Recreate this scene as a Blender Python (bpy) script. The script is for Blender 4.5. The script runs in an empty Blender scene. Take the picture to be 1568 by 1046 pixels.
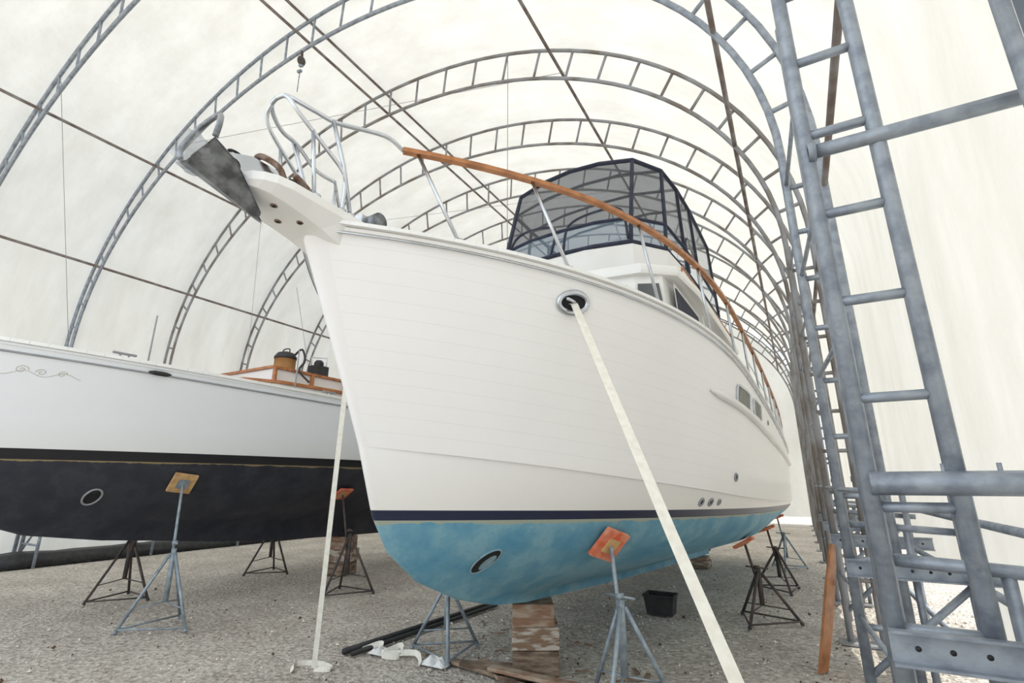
import bpy, math, random
from mathutils import Vector, Matrix, noise
random.seed(7)
sc = bpy.context.scene
V = Vector
# ------------------------------------------------------------------ materials
def mk(name):
    m = bpy.data.materials.new(name); m.use_nodes = True
    nt = m.node_tree; nt.nodes.clear()
    out = nt.nodes.new('ShaderNodeOutputMaterial')
    return m, nt, out
def N(nt, t, **kw):
    n = nt.nodes.new(t)
    for k, v in kw.items(): setattr(n, k, v)
    return n
def ramp(nt, stops, interp='LINEAR'):
    r = nt.nodes.new('ShaderNodeValToRGB'); r.color_ramp.interpolation = interp
    e = r.color_ramp.elements
    e[0].position = stops[0][0]; e[0].color = (*stops[0][1], 1)
    e[1].position = stops[-1][0]; e[1].color = (*stops[-1][1], 1)
    for p, c in stops[1:-1]:
        x = e.new(p); x.color = (*c, 1)
    return r
def pmat(name, col, rough=.5, metal=0., col2=None, scale=5., lo=.4, hi=.65, bump=0., bscale=30., detail=5, spec=.5, stretch=None):
    m, nt, out = mk(name)
    b = N(nt, 'ShaderNodeBsdfPrincipled'); nt.links.new(b.outputs[0], out.inputs[0])
    b.inputs['Roughness'].default_value = rough; b.inputs['Metallic'].default_value = metal
    b.inputs['Specular IOR Level'].default_value = spec
    tc = N(nt, 'ShaderNodeTexCoord'); src = tc.outputs['Object']
    if stretch:
        mp = N(nt, 'ShaderNodeMapping'); mp.inputs['Scale'].default_value = stretch; nt.links.new(src, mp.inputs[0]); src = mp.outputs[0]
    nz = N(nt, 'ShaderNodeTexNoise'); nz.inputs['Scale'].default_value = scale; nz.inputs['Detail'].default_value = detail
    nt.links.new(src, nz.inputs['Vector'])
    if col2 is None: col2 = tuple(c*.85 for c in col)
    r = ramp(nt, [(lo, col), (hi, col2)])
    nt.links.new(nz.outputs['Fac'], r.inputs[0]); nt.links.new(r.outputs[0], b.inputs['Base Color'])
    if bump:
        n2 = N(nt, 'ShaderNodeTexNoise'); n2.inputs['Scale'].default_value = bscale; n2.inputs['Detail'].default_value = 4
        nt.links.new(src, n2.inputs['Vector'])
        bp = N(nt, 'ShaderNodeBump'); bp.inputs['Strength'].default_value = bump; bp.inputs['Distance'].default_value = .02
        nt.links.new(n2.outputs['Fac'], bp.inputs['Height']); nt.links.new(bp.outputs[0], b.inputs['Normal'])
    return m
GALV = pmat('galvanised_steel', (.34,.38,.43), .45, .35, (.22,.25,.30), 9, bump=.2)
ARCHM = pmat('weathered_truss_steel', (.32,.33,.35), .6, .15, (.20,.175,.155), 2.2, .42, .64)
RUST = pmat('rusty_purlin_steel', (.16,.12,.105), .75, .1, (.27,.25,.24), 4)
STAIN = pmat('stainless_tube', (.62,.65,.70), .22, 1., (.5,.53,.57), 3)
WHITE = pmat('white_gelcoat', (.84,.84,.83), .28, 0, (.80,.80,.78), 1.5)
CREAM = pmat('cream_gelcoat', (.80,.78,.70), .35, 0, (.74,.71,.62), 3)
NAVY = pmat('navy_canvas', (.018,.022,.045), .8, 0, (.03,.035,.06), 8, bump=.2, bscale=80)
BLACK = pmat('black_rubber', (.015,.015,.017), .6, 0, (.03,.03,.03), 9)
DARK = pmat('dark_opening', (.01,.01,.012), .8)
TEAK = pmat('varnished_teak', (.46,.19,.07), .3, 0, (.30,.11,.035), 9)
WOODO = pmat('weathered_timber', (.34,.255,.18), .85, 0, (.12,.08,.055), 5, .36, .62, bump=.6, bscale=14, stretch=(1,1,4))
REDW = pmat('brown_timber', (.27,.155,.095), .85, 0, (.42,.33,.25), 5, .42, .62, bump=.6, bscale=14, stretch=(1,1,4))
PAINTW = pmat('paint_flaked_timber', (.52,.47,.40), .85, 0, (.24,.155,.10), 5, .44, .56, bump=.5, bscale=14, stretch=(1,1,4))
ORANGE = pmat('orange_stand_pad', (.70,.13,.05), .7, 0, (.75,.30,.18), 9)
PLY = pmat('plywood_pad', (.62,.40,.18), .7, 0, (.48,.28,.12), 10)
STANDG = pmat('stand_galvanised', (.34,.40,.44), .5, .3, (.22,.26,.30), 12)
STANDB = pmat('stand_dark_steel', (.07,.068,.07), .7, .3, (.13,.09,.07), 12)
STRAP = pmat('webbing_strap', (.80,.78,.70), .85, 0, (.72,.69,.60), 20)
RAG = pmat('white_rag', (.80,.80,.78), .9, 0, (.7,.7,.68), 8, bump=.6, bscale=30)
CHROME = pmat('anchor_steel', (.30,.32,.34), .35, .8, (.12,.13,.14), 9, .4, .6)
RUSTY = pmat('rusted_iron', (.16,.09,.06), .8, .2, (.34,.27,.22), 18)
GLASS = pmat('dark_window_glass', (.04,.05,.06), .08, 0, (.06,.07,.08), 2, spec=.8)
GREY = pmat('grey_plastic', (.30,.31,.33), .5)
LOUVRE = pmat('vent_louvre', (.42,.42,.38), .6)
TUNNEL = pmat('thruster_tunnel_blue', (.16,.30,.37), .6, 0, (.28,.38,.42), 12)
SCROLLC = pmat('faded_gold_scroll', (.50,.47,.40), .6)

def fabric(name, c1, c2, tr):
    m, nt, out = mk(name)
    tc = N(nt, 'ShaderNodeTexCoord'); mp = N(nt, 'ShaderNodeMapping'); mp.inputs['Scale'].default_value = (.5, 1.0, .25)
    nz = N(nt, 'ShaderNodeTexNoise'); nz.inputs['Scale'].default_value = 1.6; nz.inputs['Detail'].default_value = 9; nz.inputs['Roughness'].default_value = .62
    nt.links.new(tc.outputs['Object'], mp.inputs[0]); nt.links.new(mp.outputs[0], nz.inputs['Vector'])
    r = ramp(nt, [(.35, c1), (.68, c2)]); nt.links.new(nz.outputs['Fac'], r.inputs[0])
    d = N(nt, 'ShaderNodeBsdfDiffuse'); t = N(nt, 'ShaderNodeBsdfTranslucent'); mx = N(nt, 'ShaderNodeMixShader')
    nt.links.new(r.outputs[0], d.inputs[0]); nt.links.new(r.outputs[0], t.inputs[0]); mx.inputs[0].default_value = tr
    bp = N(nt, 'ShaderNodeBump'); bp.inputs['Strength'].default_value = .5; bp.inputs['Distance'].default_value = .16
    n2 = N(nt, 'ShaderNodeTexNoise'); n2.inputs['Scale'].default_value = .9; n2.inputs['Detail'].default_value = 7
    nt.links.new(tc.outputs['Object'], n2.inputs['Vector']); nt.links.new(n2.outputs['Fac'], bp.inputs['Height'])
    nt.links.new(bp.outputs[0], d.inputs['Normal']); nt.links.new(bp.outputs[0], t.inputs['Normal'])
    nt.links.new(d.outputs[0], mx.inputs[1]); nt.links.new(t.outputs[0], mx.inputs[2]); nt.links.new(mx.outputs[0], out.inputs[0])
    return m
FAB = fabric('white_fabric_cover', (.85,.84,.795), (.745,.73,.675), .30)

def hullmat(name, white, stripe_lo, stripe_hi, stripe, band_lo, band, bot1, bot2, seams, topline=None):
    m, nt, out = mk(name)
    b = N(nt, 'ShaderNodeBsdfPrincipled'); nt.links.new(b.outputs[0], out.inputs[0])
    tc = N(nt, 'ShaderNodeTexCoord'); sp = N(nt, 'ShaderNodeSeparateXYZ'); nt.links.new(tc.outputs['Object'], sp.inputs[0])
    nz = N(nt, 'ShaderNodeTexNoise'); nz.inputs['Scale'].default_value = 2.0; nz.inputs['Detail'].default_value = 10; nz.inputs['Roughness'].default_value = .66
    nt.links.new(tc.outputs['Object'], nz.inputs['Vector'])
    rb = ramp(nt, [(.35, bot1), (.5, tuple((p+q)/2 for p, q in zip(bot1, bot2))), (.58, bot2), (.75, tuple(p*.9 for p in bot1))]); nt.links.new(nz.outputs['Fac'], rb.inputs[0])
    def gt(th, wob=0.):
        n = N(nt, 'ShaderNodeMath', operation='GREATER_THAN'); n.inputs[1].default_value = th
        if wob:
            a = N(nt, 'ShaderNodeMath', operation='MULTIPLY_ADD'); a.inputs[1].default_value = wob
            nt.links.new(nz.outputs['Fac'], a.inputs[0]); nt.links.new(sp.outputs['Z'], a.inputs[2])
            nt.links.new(a.outputs[0], n.inputs[0])
        else: nt.links.new(sp.outputs['Z'], n.inputs[0])
        return n
    def mixc(fac, A, B):
        x = N(nt, 'ShaderNodeMix', data_type='RGBA')
        if isinstance(fac, float): x.inputs[0].default_value = fac
        else: nt.links.new(fac, x.inputs[0])
        for s, v in ((6, A), (7, B)):
            if isinstance(v, tuple): x.inputs[s].default_value = (*v, 1)
            else: nt.links.new(v, x.inputs[s])
        return x.outputs[2]
    c = mixc(gt(band_lo+.06, .12).outputs[0], rb.outputs[0], band)
    c = mixc(gt(stripe_lo).outputs[0], c, stripe)
    uv = N(nt, 'ShaderNodeUVMap'); su = N(nt, 'ShaderNodeSeparateXYZ'); nt.links.new(uv.outputs[0], su.inputs[0])
    wcol = ramp(nt, [(.3, white), (.8, tuple(x*.97 for x in white))]); nt.links.new(nz.outputs['Fac'], wcol.inputs[0])
    wc = wcol.outputs[0]
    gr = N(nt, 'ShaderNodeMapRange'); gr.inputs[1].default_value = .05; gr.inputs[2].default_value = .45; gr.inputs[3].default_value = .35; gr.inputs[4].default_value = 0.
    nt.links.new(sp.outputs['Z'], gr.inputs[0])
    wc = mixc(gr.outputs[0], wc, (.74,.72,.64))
    if seams:
        ml = N(nt, 'ShaderNodeMath', operation='MULTIPLY'); ml.inputs[1].default_value = seams
        nt.links.new(su.outputs['Y'], ml.inputs[0])
        fr = N(nt, 'ShaderNodeMath', operation='FRACT'); nt.links.new(ml.outputs[0], fr.inputs[0])
        lt = N(nt, 'ShaderNodeMath', operation='LESS_THAN'); lt.inputs[1].default_value = .035; nt.links.new(fr.outputs[0], lt.inputs[0])
        wc = mixc(lt.outputs[0], wc, (.79,.79,.79))
        bp = N(nt, 'ShaderNodeBump'); bp.inputs['Strength'].default_value = .08; bp.inputs['Distance'].default_value = .004; bp.invert = True
        nt.links.new(lt.outputs[0], bp.inputs['Height']); nt.links.new(bp.outputs[0], b.inputs['Normal'])
    c = mixc(gt(stripe_hi).outputs[0], c, wc)
    nt.links.new(c, b.inputs['Base Color'])
    rg = N(nt, 'ShaderNodeMapRange'); rg.inputs[1].default_value = stripe_lo; rg.inputs[2].default_value = stripe_lo+.01
    rg.inputs[3].default_value = .6; rg.inputs[4].default_value = .3; nt.links.new(sp.outputs['Z'], rg.inputs[0])
    nt.links.new(rg.outputs[0], b.inputs['Roughness'])
    return m
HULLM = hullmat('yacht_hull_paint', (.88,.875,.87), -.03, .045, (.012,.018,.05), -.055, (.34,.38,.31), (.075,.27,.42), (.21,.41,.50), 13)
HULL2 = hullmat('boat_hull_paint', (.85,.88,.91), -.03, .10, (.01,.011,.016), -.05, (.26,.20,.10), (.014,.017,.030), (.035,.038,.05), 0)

def meshpanel(name, col, a):
    m, nt, out = mk(name)
    t = N(nt, 'ShaderNodeBsdfTransparent'); t.inputs[0].default_value = (.85,.87,.9,1)
    p = N(nt, 'ShaderNodeBsdfPrincipled'); p.inputs['Base Color'].default_value = (*col, 1); p.inputs['Roughness'].default_value = .2
    tc = N(nt, 'ShaderNodeTexCoord'); nz = N(nt, 'ShaderNodeTexNoise'); nz.inputs['Scale'].default_value = 4
    nt.links.new(tc.outputs['Object'], nz.inputs['Vector'])
    bp = N(nt, 'ShaderNodeBump'); bp.inputs['Strength'].default_value = .5; bp.inputs['Distance'].default_value = .05
    nt.links.new(nz.outputs['Fac'], bp.inputs['Height']); nt.links.new(bp.outputs[0], p.inputs['Normal'])
    mx = N(nt, 'ShaderNodeMixShader'); mx.inputs[0].default_value = a
    nt.links.new(t.outputs[0], mx.inputs[1]); nt.links.new(p.outputs[0], mx.inputs[2]); nt.links.new(mx.outputs[0], out.inputs[0])
    return m
MESHP = meshpanel('tinted_enclosure_mesh', (.08,.085,.095), .48)
VINYL = meshpanel('clear_vinyl', (.22,.30,.38), .40)
PLASTIC = meshpanel('plastic_wrap', (.6,.62,.65), .30)

def gravel():
    m, nt, out = mk('gravel_ground')
    b = N(nt, 'ShaderNodeBsdfPrincipled'); nt.links.new(b.outputs[0], out.inputs[0]); b.inputs['Roughness'].default_value = .95
    tc = N(nt, 'ShaderNodeTexCoord')
    n1 = N(nt, 'ShaderNodeTexNoise'); n1.inputs['Scale'].default_value = .9; n1.inputs['Detail'].default_value = 9; n1.inputs['Roughness'].default_value = .65
    v1 = N(nt, 'ShaderNodeTexVoronoi'); v1.inputs['Scale'].default_value = 20
    v2 = N(nt, 'ShaderNodeTexNoise'); v2.inputs['Scale'].default_value = 14; v2.inputs['Detail'].default_value = 10; v2.inputs['Roughness'].default_value = .75
    for n in (n1, v1, v2): nt.links.new(tc.outputs['Object'], n.inputs['Vector'])
    r1 = ramp(nt, [(.38, (.84,.78,.69)), (.62, (.56,.50,.43))]); nt.links.new(n1.outputs['Fac'], r1.inputs[0])
    r2 = ramp(nt, [(0., (.95,.90,.82)), (.6, (.68,.62,.55)), (1., (.30,.27,.23))]); nt.links.new(v1.outputs['Color'], r2.inputs[0])
    r3 = ramp(nt, [(.40, (.30,.26,.22)), (.54, (1,1,1))]); nt.links.new(v2.outputs['Fac'], r3.inputs[0])
    mx = N(nt, 'ShaderNodeMix', data_type='RGBA'); mx.inputs[0].default_value = .35
    nt.links.new(r1.outputs[0], mx.inputs[6]); nt.links.new(r2.outputs[0], mx.inputs[7])
    m2 = N(nt, 'ShaderNodeMix', data_type='RGBA', blend_type='MULTIPLY'); m2.inputs[0].default_value = .6
    nt.links.new(mx.outputs[2], m2.inputs[6]); nt.links.new(r3.outputs[0], m2.inputs[7])
    nt.links.new(m2.outputs[2], b.inputs['Base Color'])
    bp = N(nt, 'ShaderNodeBump'); bp.inputs['Strength'].default_value = 1.; bp.inputs['Distance'].default_value = .035
    ad = N(nt, 'ShaderNodeMath', operation='ADD'); nt.links.new(v2.outputs['Fac'], ad.inputs[0]); nt.links.new(v1.outputs['Distance'], ad.inputs[1])
    nt.links.new(ad.outputs[0], bp.inputs['Height']); nt.links.new(bp.outputs[0], b.inputs['Normal'])
    return m
GRAVEL = gravel()
STONE = pmat('gravel_stone', (.78,.72,.64), .9, 0, (.38,.34,.29), 3)
LEAF = pmat('dead_leaf', (.12,.07,.04), .9)

# ------------------------------------------------------------------ builder
class MB:
    def __init__(s): s.v=[]; s.f=[]; s.m=[]; s.s=[]; s.uv={}
    def add(s, vs, fs, m=0, sm=False, uv=None):
        o = len(s.v); s.v += [tuple(x) for x in vs]
        if uv:
            for i, u in enumerate(uv): s.uv[o+i] = u
        for f in fs: s.f.append([i+o for i in f]); s.m.append(m); s.s.append(sm)
    def box(s, c, size, m=0, R=None):
        hx, hy, hz = [x/2 for x in size]; c = V(c)
        vs = [V((x, y, z)) for x in (-hx, hx) for y in (-hy, hy) for z in (-hz, hz)]
        if R is not None: vs = [R @ q for q in vs]
        s.add([q+c for q in vs], [(0,1,3,2),(4,6,7,5),(0,4,5,1),(2,3,7,6),(0,2,6,4),(1,5,7,3)], m)
    def beam(s, p0, p1, w, h, m=0, up=(0,0,1)):
        p0, p1 = V(p0), V(p1); d = (p1-p0); L = d.length; d.normalize(); up = V(up)
        if abs(d.dot(up)) > .98: up = V((1,0,0))
        x = d.cross(up).normalized(); z = x.cross(d).normalized()
        R = Matrix((x, d, z)).transposed()
        s.box((p0+p1)/2, (w, L, h), m, R)
    def tube(s, pts, r, m=0, seg=8, closed=False):
        pts = [V(p) for p in pts]; n = len(pts); rr = r if isinstance(r, (list, tuple)) else [r]*n
        tang = []
        for i in range(n):
            if closed: t = pts[(i+1) % n]-pts[i-1]
            else: t = pts[min(i+1, n-1)]-pts[max(i-1, 0)]
            tang.append(t.normalized() if t.length > 1e-9 else V((0,0,1)))
        a = V((0,0,1)) if abs(tang[0].z) < .9 else V((1,0,0))
        x = tang[0].cross(a).normalized(); vs = []
        for i in range(n):
            x = (x-tang[i]*x.dot(tang[i]))
            x = x.normalized() if x.length > 1e-6 else tang[i].orthogonal().normalized()
            y = tang[i].cross(x)
            for k in range(seg):
                an = 2*math.pi*k/seg; vs.append(pts[i]+(x*math.cos(an)+y*math.sin(an))*rr[i])
        fs = []
        for i in range(n if closed else n-1):
            j = (i+1) % n
            for k in range(seg):
                l = (k+1) % seg; fs.append((i*seg+k, i*seg+l, j*seg+l, j*seg+k))
        if not closed:
            fs.append(tuple(range(seg))[::-1]); fs.append(tuple((n-1)*seg+k for k in range(seg)))
        s.add(vs, fs, m, True)
    def prism(s, poly, vec, m=0):
        n = len(poly); vec = V(vec); P = [V(p) for p in poly]
        fs = [tuple(range(n))[::-1], tuple(range(n, 2*n))]+[(i, (i+1) % n, n+(i+1) % n, n+i) for i in range(n)]
        s.add(P+[p+vec for p in P], fs, m)
    def rings(s, rs, m=0, closed=True, sm=False, cap0=False, cap1=False):
        n = len(rs[0]); vs = [p for r in rs for p in r]; fs = []
        for i in range(len(rs)-1):
            for k in range(n if closed else n-1):
                l = (k+1) % n; fs.append((i*n+k, i*n+l, (i+1)*n+l, (i+1)*n+k))
        if cap0: fs.append(tuple(range(n))[::-1])
        if cap1: fs.append(tuple((len(rs)-1)*n+k for k in range(n)))
        s.add(vs, fs, m, sm)
    def sphere(s, c, r, m=0, seg=10, sc3=(1,1,1)):
        c = V(c); rs = []
        for i in range(1, seg//2+0):
            th = math.pi*i/(seg//2)
            rs.append([c+V((math.sin(th)*math.cos(2*math.pi*k/seg)*r*sc3[0], math.sin(th)*math.sin(2*math.pi*k/seg)*r*sc3[1], math.cos(th)*r*sc3[2])) for k in range(seg)])
        s.rings(rs, m, True, True, True, True)
    def build(s, name, mats, parent=None, bevel=0., loc=None):
        me = bpy.data.meshes.new(name); me.from_pydata(s.v, [], s.f)
        for m in mats: me.materials.append(m)
        me.polygons.foreach_set('material_index', s.m); me.polygons.foreach_set('use_smooth', s.s)
        if s.uv:
            ul = me.uv_layers.new(name='UVMap')
            for lp in me.loops: ul.data[lp.index].uv = s.uv.get(lp.vertex_index, (0, -1))
        me.update(); me.validate()
        o = bpy.data.objects.new(name, me); sc.collection.objects.link(o)
        if parent: o.parent = parent
        if loc: o.location = loc
        if bevel:
            b = o.modifiers.new('Bevel', 'BEVEL'); b.width = bevel; b.segments = 2; b.limit_method = 'ANGLE'
        return o
def empty(name, mat=None):
    e = bpy.data.objects.new(name, None); sc.collection.objects.link(e); e.empty_display_size = .3
    if mat is not None: e.matrix_world = mat
    return e
def pw(pts, x):
    n = len(pts)
    if x <= pts[0][0]: return pts[0][1]
    if x >= pts[-1][0]: return pts[-1][1]
    for i in range(n-1):
        if x <= pts[i+1][0]: break
    def sl(k):
        if k <= 0: return (pts[1][1]-pts[0][1])/(pts[1][0]-pts[0][0])
        if k >= n-1: return (pts[-1][1]-pts[-2][1])/(pts[-1][0]-pts[-2][0])
        return (pts[k+1][1]-pts[k-1][1])/(pts[k+1][0]-pts[k-1][0])
    x0, y0 = pts[i]; x1, y1 = pts[i+1]; h = x1-x0; t = (x-x0)/h
    return (2*t**3-3*t*t+1)*y0+(t**3-2*t*t+t)*h*sl(i)+(-2*t**3+3*t*t)*y1+(t**3-t*t)*h*sl(i+1)
def spline(pts, n=8):
    P = [V(p) for p in pts]; out = []
    for i in range(len(P)-1):
        a = P[max(i-1, 0)]; b = P[i]; c = P[i+1]; d = P[min(i+2, len(P)-1)]
        for k in range(n):
            t = k/n
            out.append(.5*((2*b)+(c-a)*t+(2*a-5*b+4*c-d)*t*t+(-a+3*b-3*c+d)*t**3))
    out.append(P[-1]); return out

# ------------------------------------------------------------------ ground
g = MB(); n = 60; S = 45
vs = []; fs = []
for i in range(n+1):
    for j in range(n+1):
        x = -8-S+2*S*i/n; y = 8-S+2*S*j/n
        vs.append((x, y, .015*noise.noise(V((x*.6, y*.6, 0)))-.012))
for i in range(n):
    for j in range(n): a = i*(n+1)+j; fs.append((a, a+n+1, a+n+2, a+1))
g.add(vs, fs, 0, True); g.build('floor', [GRAVEL])
st = MB()
for k in range(8000):
    d = 3.8+9*random.random()**1.4; az = math.radians(29+random.uniform(-48, 48))
    x = -math.sin(az)*d; y = math.cos(az)*d; r = random.uniform(.006, .018)*(1 if random.random() < .93 else 1.9)
    vs = [V((random.uniform(.6, 1.2)*r*a, random.uniform(.6, 1.2)*r*b, random.uniform(.5, .9)*r*c+r*.2)) + V((x, y, 0)) for a, b, c in ((1,0,0),(-1,0,0),(0,1,0),(0,-1,0),(0,0,1),(0,0,-1))]
    st.add(vs, [(0,2,4),(2,1,4),(1,3,4),(3,0,4),(2,0,5),(1,2,5),(3,1,5),(0,3,5)], 1 if random.random() < .07 else 0)
st.build('gravel_stones', [STONE, LEAF])

# ------------------------------------------------------------------ shed
XC = -8.2; ZS = 5.35; AI, BI = 8.5, 5.92; AO, BO = 8.84, 6.70
def prof(th, a, b): return XC+a*math.cos(th), ZS+b*math.sin(th)
YS = [3.1+2.5*k for k in range(-2, 11)]
for Y in YS:
    a = MB(); M = 56; rr = .042 if Y < 6 else .038
    pi_ = []; po = []
    for k in range(M+1):
        th = math.pi*k/M
        x, z = prof(th, AI, BI); pi_.append((x, Y, z)); x, z = prof(th, AO, BO); po.append((x, Y, z))
    a.tube([(XC+AI, Y, 0)]+pi_+[(XC-AI, Y, 0)], rr, 0, 8)
    a.tube([(XC+AO, Y, 0)]+po+[(XC-AO, Y, 0)], rr, 0, 8)
    for k in range(1, 30, 1):
        th = math.pi*k/30
        x0, z0 = prof(th, AI, BI); x1, z1 = prof(th, AO, BO); a.tube([(x0, Y, z0), (x1, Y, z1)], .028, 0, 6)
    for k in range(1, 10):
        z = .2+.53*k
        for sg in (1, -1): a.tube([(XC+sg*AI, Y, z), (XC+sg*AO, Y, z)], .028, 0, 6)
    for sg in (1, -1):
        a.box((XC+sg*(AI+AO)/2, Y, .012), (.6, .25, .024), 0)
    a.build('arch_truss', [GALV if Y < 6 else ARCHM])
pl = MB()
for off, both in ((-7.85, 0), (-5.6, 0), (-.2, 1), (4.9, 0), (8.0, 0)):
    for A, B in ((AI, BI), (AO, BO))[:2 if both else 1]:
        if off == -.2: B = 6.15 if B < 6.5 else B
        if off in (-5.6, 4.9): B = 6.15
        z = ZS+B*math.sqrt(max(0, 1-(off/A)**2)); pl.tube([(XC+off, YS[0], z), (XC+off, YS[-1], z)], .035, 0, 6)
pl.tube([(XC+AO, YS[0], 4.9), (XC+AO, YS[-1], 4.9)], .03, 0, 6)
pl.build('roof_purlins', [RUST])
# fabric cover
FA, FB = AO+.07, BO+.07
def fabgrid(name, rows, y0, y1, ny, nobot=None):
    m = MB(); vs = []; fs = []
    for j in range(ny+1):
        y = y0+(y1-y0)*j/ny
        for (x, z) in rows(y): vs.append((x, y, z))
    nr = len(rows(y0))
    for j in range(ny):
        for k in range(nr-1): a = j*nr+k; fs.append((a, a+1, a+nr+1, a+nr))
    m.add(vs, fs, 0, True); return m.build(name, [FAB])
def fx(th):
    x, z = prof(th, FA, FB)
    if th < math.pi/2: x += .62*math.cos(th)**5
    return x, z
Y0, Y1 = -2.2, 29.0
th0, th1 = .25, math.pi-.25
fabgrid('ceiling', lambda y: [fx(th0+(th1-th0)*k/60) for k in range(61)], Y0, Y1, 60)
def rrow(y):
    bot = .06 if y < 6.9 else .95
    w = .05*math.sin(y*3.1+.6*math.sin(y*1.7))+.03*math.sin(y*7.7+1)
    return [(fx(0)[0]+w*(1-k/10), bot+(ZS-bot)*k/10) for k in range(10)]+[fx(th0*k/6) for k in range(7)]
fabgrid('wall_right', rrow, Y0, Y1, 300)
def lrow(y):
    w = .03*math.sin(y*2.3)
    return [fx(th1+(math.pi-th1)*k/6) for k in range(7)]+[(fx(math.pi)[0]+w*k/10, ZS-(ZS-.06)*k/10) for k in range(1, 11)]
fabgrid('wall_left', lrow, Y0, Y1, 150)
m = MB(); vs = []; fs = []; NX = 160
for i in range(NX+1):
    x = XC-FA-.0+(2*FA+.6)*i/NX; o = min(1, abs(x-XC)/FA)
    zt = ZS+FB*math.sqrt(max(0, 1-o*o)) if x < XC+FA else ZS
    for k in range(9): vs.append((x, Y1-.05+.06*math.sin(x*5.3)*(1-k/8), .35+(zt-.35)*k/8))
for i in range(NX):
    for k in range(8): a = i*9+k; fs.append((a, a+9, a+10, a+1))
m.add(vs, fs, 0, True); m.build('wall_back', [FAB])

# right-hand base frames
for idx, Y in enumerate(YS[1:7]):
    b = MB(); xi = XC+AI
    if Y < 4:
        b.tube([(xi, Y-.04, 3.77), (xi+.95, Y-.04, 3.77)], .042); b.tube([(xi, Y-.04, 3.77), (xi+.04, Y-.04, 3.77)], .06)
        b.tube([(xi, Y-.04, 1.9), (xi+.95, Y-.04, 1.9)], .055)
        b.tube([(xi+.92, Y-.16, 0), (xi+.92, Y-.16, 5.4)], .04)
    b.tube([(xi+.02, Y+.05, 1.55), (xi+.9, Y+.05, 1.5)], .03)
    b.beam((xi-.04, Y-.06, 1.2), (xi+1.0, Y-.06, 1.2), .012, .14)
    b.beam((xi-.04, Y-.085, 1.266), (xi+1.0, Y-.085, 1.266), .05, .012); b.beam((xi-.04, Y-.085, 1.134), (xi+1.0, Y-.085, 1.134), .05, .012)
    for k in range(8): b.tube([(xi+.06+k*.12, Y-.0675, 1.2), (xi+.06+k*.12, Y-.0655, 1.2)], .012, 1, 10)
    b.tube([(xi+.8, Y, 0), (xi+.8, Y, 1.9)], .035)
    b.tube([(xi, Y, .35), (xi+.8, Y, 1.1)], .028)
    b.tube([(xi+.45, Y+.06, 0), (xi+.45, Y+.06, 1.55)], .028)
    for k in range(2): b.tube([(xi+.3+k*.2, Y, 1.92), (xi+.3+k*.2, Y, 1.99)], .010, 0)
    if Y > 4:
        b.tube([(xi+.08, Y-1.25, 0), (xi+.08, Y-1.25, 5.9)], .03)
        for k in range(5): b.tube([(xi+.08, Y-1.25, .8+k*1.05), (xi, Y, .8+k*1.05)], .02)
    b.build('base_frame', [GALV, BLACK])
b = MB(); xi = XC+AI
for z, x in ((1.62, .80), (1.16, .78), (.5, .8)): b.tube([(xi+x, .6, z), (xi+x, 27, z)], .03)
b.build('side_rail_pipes', [GALV, RUST])
for Y in YS[2:8]:
    b = MB(); xl = XC-AI
    b.tube([(xl+.9, Y, 0), (xl+.9, Y, 1.3)], .035); b.tube([(xl, Y, 1.2), (xl+.95, Y, 1.2)], .03); b.tube([(xl, Y, .3), (xl+.9, Y, 1.1)], .025)
    b.tube([(xl+.9, Y, .5), (xl, Y, .5)], .025)
    b.build('base_frame', [GALV])
b = MB()
rs = []
for j in range(40):
    y = 5+j*.4; h = .3+.10*noise.noise(V((y, 0, 3))); rs.append([(XC-AI+.15, y, .02), (XC-AI+.2, y, h), (XC-AI+.6, y, h*.9+.05*noise.noise(V((y*2, 1, 0)))), (XC-AI+.82, y, .02)])
b.rings(rs, 0, True, True, True, True); b.build('black_tarp_bundle', [BLACK])

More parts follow.
